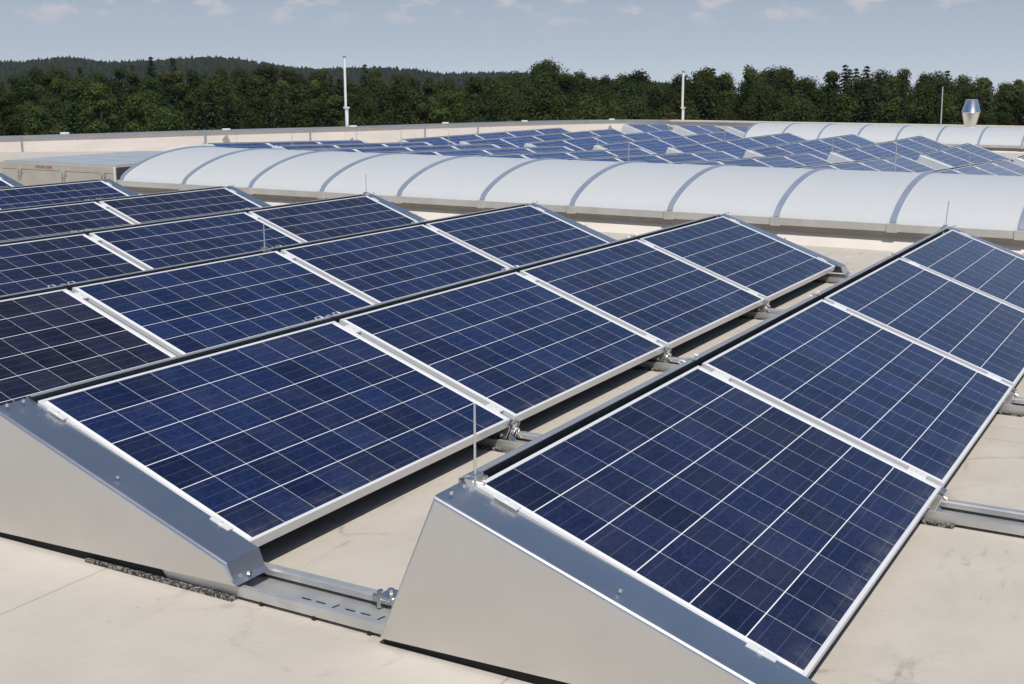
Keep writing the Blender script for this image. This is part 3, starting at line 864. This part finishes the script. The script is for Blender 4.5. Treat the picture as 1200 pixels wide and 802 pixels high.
def deflector(xr, y0, y1, z0, label, group, slope=0.0, clips=(), rear=False):
    root = empty('wind_deflector', (xr, y0, z0), (-math.atan(slope), 0, 0))
    L = y1 - y0
    b = MB().prism([(-.062, .013), (-.058, .013), (-.236, -.437), (-.240, -.437)], 0, L).prism([(-.0680, .013), (-.052, .0190), (-.037, .0170), (-.037, .0195), (-.052, .0220), (-.0680, .016)], 0, L)
    b.prism([(-.0680, -.006), (-.0655, -.006), (-.0655, .0128), (-.0680, .0128)], 0, L)
    b.build('sheet', M_sheen if rear else M_defl, root)
    if not rear: MB().prism([(-.045, -.06), (-.022, -.06), (-.022, -.035), (-.045, -.035)], 0, L).build('inner_gap_shade', M_black, root)  # black strip standing in for the dark interior of the ridge gap
    for c in clips:
        k = MB()
        for s in (-.07, .06):
            k = MB().tube([(-.055, c + s - .022, .020), (-.071, c + s - .016, .027), (-.072, c + s + .016, .027), (-.055, c + s + .022, .021)], .0020, 5)
            k.build('clip', M_frame, root)
        MB().box(-.069, -.026, c - .012, c + .012, .0222, .0250).build('joint_plate', M_defl, root)
    tag(root, label, 'wind deflector', group)

ROWN = ['rightmost row', 'second row from the right', 'third row from the right', 'fourth row from the right', 'fifth row from the right', 'sixth row from the right', 'far left row']
ORD = ['nearest', 'second', 'third', 'farthest']
for i in range(7):
    xr = -i * DX; dy = [0, .015, .0175, .024, .030, .031, .03][i]
    for k in range(4):
        tone = max(0, min(1, rnd.gauss(0.14 + 0.03 * i, 0.16)))
        col = 'blue' if i < 2 else 'dark blue'
        if (i, k) == (2, 0): tone = 0.95; col = 'purplish black'
        if (i, k) == (2, 1): tone = 0.02
        if (i, k) == (1, 2): tone = 0.35
        if i >= 3: tone = min(.8, tone + .28)
        place_panel(xr, dy + k * P, 0, '%s solar panel, %s in the front array\'s %s' % (col, ORD[k], ROWN[i]), 'solar panels of the front array', tone)
    for b in range(1, 4):
        place_support(xr, dy + b * P - .0525, 0, 'metal support, %s panel joint of the front array\'s %s' % (['', 'first', 'second', 'last'][b], ROWN[i]), 'support brackets of the front array')
    deflector(xr, dy - .034, dy + 3 * P + LC + .034, 0, 'grey sheet wind deflector along the front array\'s %s' % ROWN[i], 'wind deflectors of the front array', 0, [.034 + b * P - .0525 for b in range(1, 4)])
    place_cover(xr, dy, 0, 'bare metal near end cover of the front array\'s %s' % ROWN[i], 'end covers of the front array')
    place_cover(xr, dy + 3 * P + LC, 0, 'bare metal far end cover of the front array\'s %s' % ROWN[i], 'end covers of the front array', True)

# mounting rails across the rows
RN = ['nearest', 'second', 'third', 'fourth', 'farthest']
for b in range(5):
    yc = b * P - .0525 + .012
    if b == 0: yc = -.045
    root = empty('mounting_rail', (0, yc, GZ))
    x0, x1 = -12.6, 2.6
    ch = MB()
    y0, y1 = (-.105, .078) if b == 0 else (-.075, .085)
    ch.prism([(y0, .012), (y0 + .003, .012), (y0 + .003, .041), (y0 + .020, .041), (y0 + .020, .0435), (y0, .0435)], x0, x1, 'x')      # front wall + lip
    ch.prism([(y0 + .0032, .012), (y1, .012), (y1, .015), (y0 + .0032, .015)], x0, x1, 'x')                                     # floor
    cho = ch.build('channel', M_rail, root)
    # slots punched in the floor: dark inlays with a raised burr
    if b < 2:
        for k in range(9):
            xx = -.62 + .055 * k
            for yy, dx in ((y0 + .045, 0), (y0 + .082, .027)):
                if (k + (dx > 0)) % 3 == 0: pts = [(-.005, -.014), (-.001, -.015), (.005, .014), (.001, .015)]
                else: pts = [(-.017, -.0025), (.017, -.0025), (.017, .002), (-.017, .002)]
                MB().prism([(xx + dx + u_, yy + v_) for u_, v_ in pts], .0155, .0168, 'z').build('slot', M_black, root)
    br = MB(); yb = y1 - .038
    br.prism([(yb, .045), (yb + .006, .050), (yb + .034, .050), (yb + .040, .045), (yb + .040, .016), (yb + .036, .016), (yb + .036, .042), (yb + .004, .042), (yb + .004, .028), (yb, .028)], x0, x1, 'x')
    br.build('cross_bar', M_rail, root)
    for q in range(0, 3):
        xe = -q * DX - .335
        c = MB().box(xe - .03, xe + .02, yb - .012, yb + .05, .0505, .058).box(xe - .03, xe - .018, yb - .018, yb + .0, .02, .075).tube([(xe - .005, yb + .02, .058), (xe - .005, yb + .02, .072)], .011, 6).tube([(xe - .05, yb - .006, .05), (xe + .01, yb - .006, .05)], .008, 8)
        c.build('bar_clamp', M_bolt, root, bevel=.0015)
    for q in range(0, 2):
        for xx in (-.46, -.66, -.86):
            X = xx - q * DX + .16
            MB().tube([(X, y0 - .002, .006), (X, y0 + .006, .006)], .008, 8).build('foot_stud', M_black, root)
    tag(root, '%s galvanised mounting rail crossing under the front array\'s rows' % RN[b], 'mounting rail', 'mounting rails under the front array')
    for i in range(0, 2):
        xl = -i * DX + .906
        mm = MB().box(-.56, .075, y0 - .022, y1 + .03, 0, .0115)
        mo = mm.build('rubber_mat', M_rubber, None, loc=(xl, yc, GZ + .0005))
        tag(mo, 'grey granulate mat, %s rail, low edge of the %s' % (RN[b], ROWN[i]), 'rubber mat', 'granulate mats under the rails')

rod((-.027, -.014, .020), .208, .0038, 'thin metal rod clamped to the near end of the front array\'s rightmost row')
rod((-.062, 6.70, .022), .19, .004, 'thin metal rod at the far end of the front array\'s rightmost row', lean=(.012, 0))
rod((-2 * DX - .062, 3.27, .022), .165, .0045, 'thin metal rod on the middle of the front array\'s third row from the right')
rod((-3 * DX - .062, 6.78, .022), .18, .004, 'thin metal rod at the far end of the front array\'s fourth row from the right')

# ---- rear arrays: middle block slopes away with the roof, back block is level, last short block by the parapet
def block(i_list, kspan, ybase, zbase, slope, name, grp, dxo=0.0):
    for idx, i in enumerate(i_list):
        ks = kspan(i)
        xr = XF + DXF * i + dxo
        nth = ['rightmost', 'second', 'third', 'fourth', 'fifth', 'sixth', 'seventh', 'eighth', 'ninth', 'tenth'][len(i_list) - 1 - idx]
        rown = 'rightmost row' if nth == 'rightmost' else nth + ' row from right'
        if len(i_list) == 1: rown = 'single row'
        ks = list(ks)
        for n, k in enumerate(ks):
            y0 = ybase + k * P
            o = ['nearest', 'second', 'third', 'fourth', 'fifth'][n]
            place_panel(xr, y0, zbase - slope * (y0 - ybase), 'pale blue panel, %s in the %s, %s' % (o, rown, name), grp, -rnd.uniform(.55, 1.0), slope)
            if n:
                place_support(xr, y0 - .0525, zbase - slope * (y0 - .0525 - ybase), 'support, %s joint in the %s, %s' % (['', 'first', 'second', 'third', 'fourth'][n], rown, name), 'support brackets of the rear arrays', slope)
        ya, yb = ybase + ks[0] * P, ybase + ks[-1] * P + LC
        deflector(xr, ya - .034, yb + .034, zbase - slope * (ya - .034 - ybase), 'grey wind deflector of the %s, %s' % (rown, name), 'wind deflectors of the rear arrays', slope, (), True)
        place_cover(xr, ya, zbase - slope * (ya - ybase), 'pale near end cover of the %s, %s' % (rown, name), 'end covers of the rear arrays', False, slope, True)
        place_cover(xr, yb, zbase - slope * (yb - ybase), 'pale far end cover of the %s, %s' % (rown, name), 'end covers of the rear arrays', True, slope, True)
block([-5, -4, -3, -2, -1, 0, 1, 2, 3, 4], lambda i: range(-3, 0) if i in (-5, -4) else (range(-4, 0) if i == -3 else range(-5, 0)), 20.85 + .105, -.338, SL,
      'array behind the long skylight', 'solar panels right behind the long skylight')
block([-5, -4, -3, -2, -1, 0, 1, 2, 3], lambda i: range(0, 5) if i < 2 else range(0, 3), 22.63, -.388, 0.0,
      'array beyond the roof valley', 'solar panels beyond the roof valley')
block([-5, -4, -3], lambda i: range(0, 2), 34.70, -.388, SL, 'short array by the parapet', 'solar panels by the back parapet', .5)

def rrod(i, y, z, h, label): rod((XF + DXF * i - .062, y, z + .022), h, .0065, label, True, 'thin lightning rods on the rear arrays')
def z2a(y): return -.338 - SL * (y - 20.85)
rrod(-5, 15.75, z2a(15.75), .26, 'thin rod at the near end of the leftmost row behind the long skylight')
rrod(-5, 20.75, z2a(20.75), .26, 'thin rod at the far end of the leftmost row behind the long skylight')
rrod(-4, 16.3, z2a(16.3), .26, 'thin rod at the near end of second row from left, behind the long skylight')
rrod(-3, 17.47, z2a(17.5), .30, 'taller rod on the third row from left, behind the long skylight')
rrod(-3, 19.2, z2a(19.2), .26, 'shorter rod on the third row from left, behind the long skylight')
rrod(1, 12.6, z2a(12.6), .34, 'pale upright rod just above the long skylight near the middle of the photo')
rrod(3, 12.5, z2a(12.5), .42, 'pale upright rod just above the long skylight right of the middle')
rrod(3, 17.5, z2a(17.5), .24, 'thin rod on the rearmost right row behind the long skylight')
rrod(-3, 26.0, -.388, .12, 'short rod on the third row of the array beyond the roof valley')
rrod(-2, 22.65, -.388, .16, 'short rod at a near end cover left of the middle beyond the roof valley')
rrod(-1, 26.0, -.388, .33, 'thin rod on the fifth row of the array beyond the roof valley')
rrod(1, 22.65, -.388, .28, 'thin rod at a near end cover right of the middle beyond the roof valley')
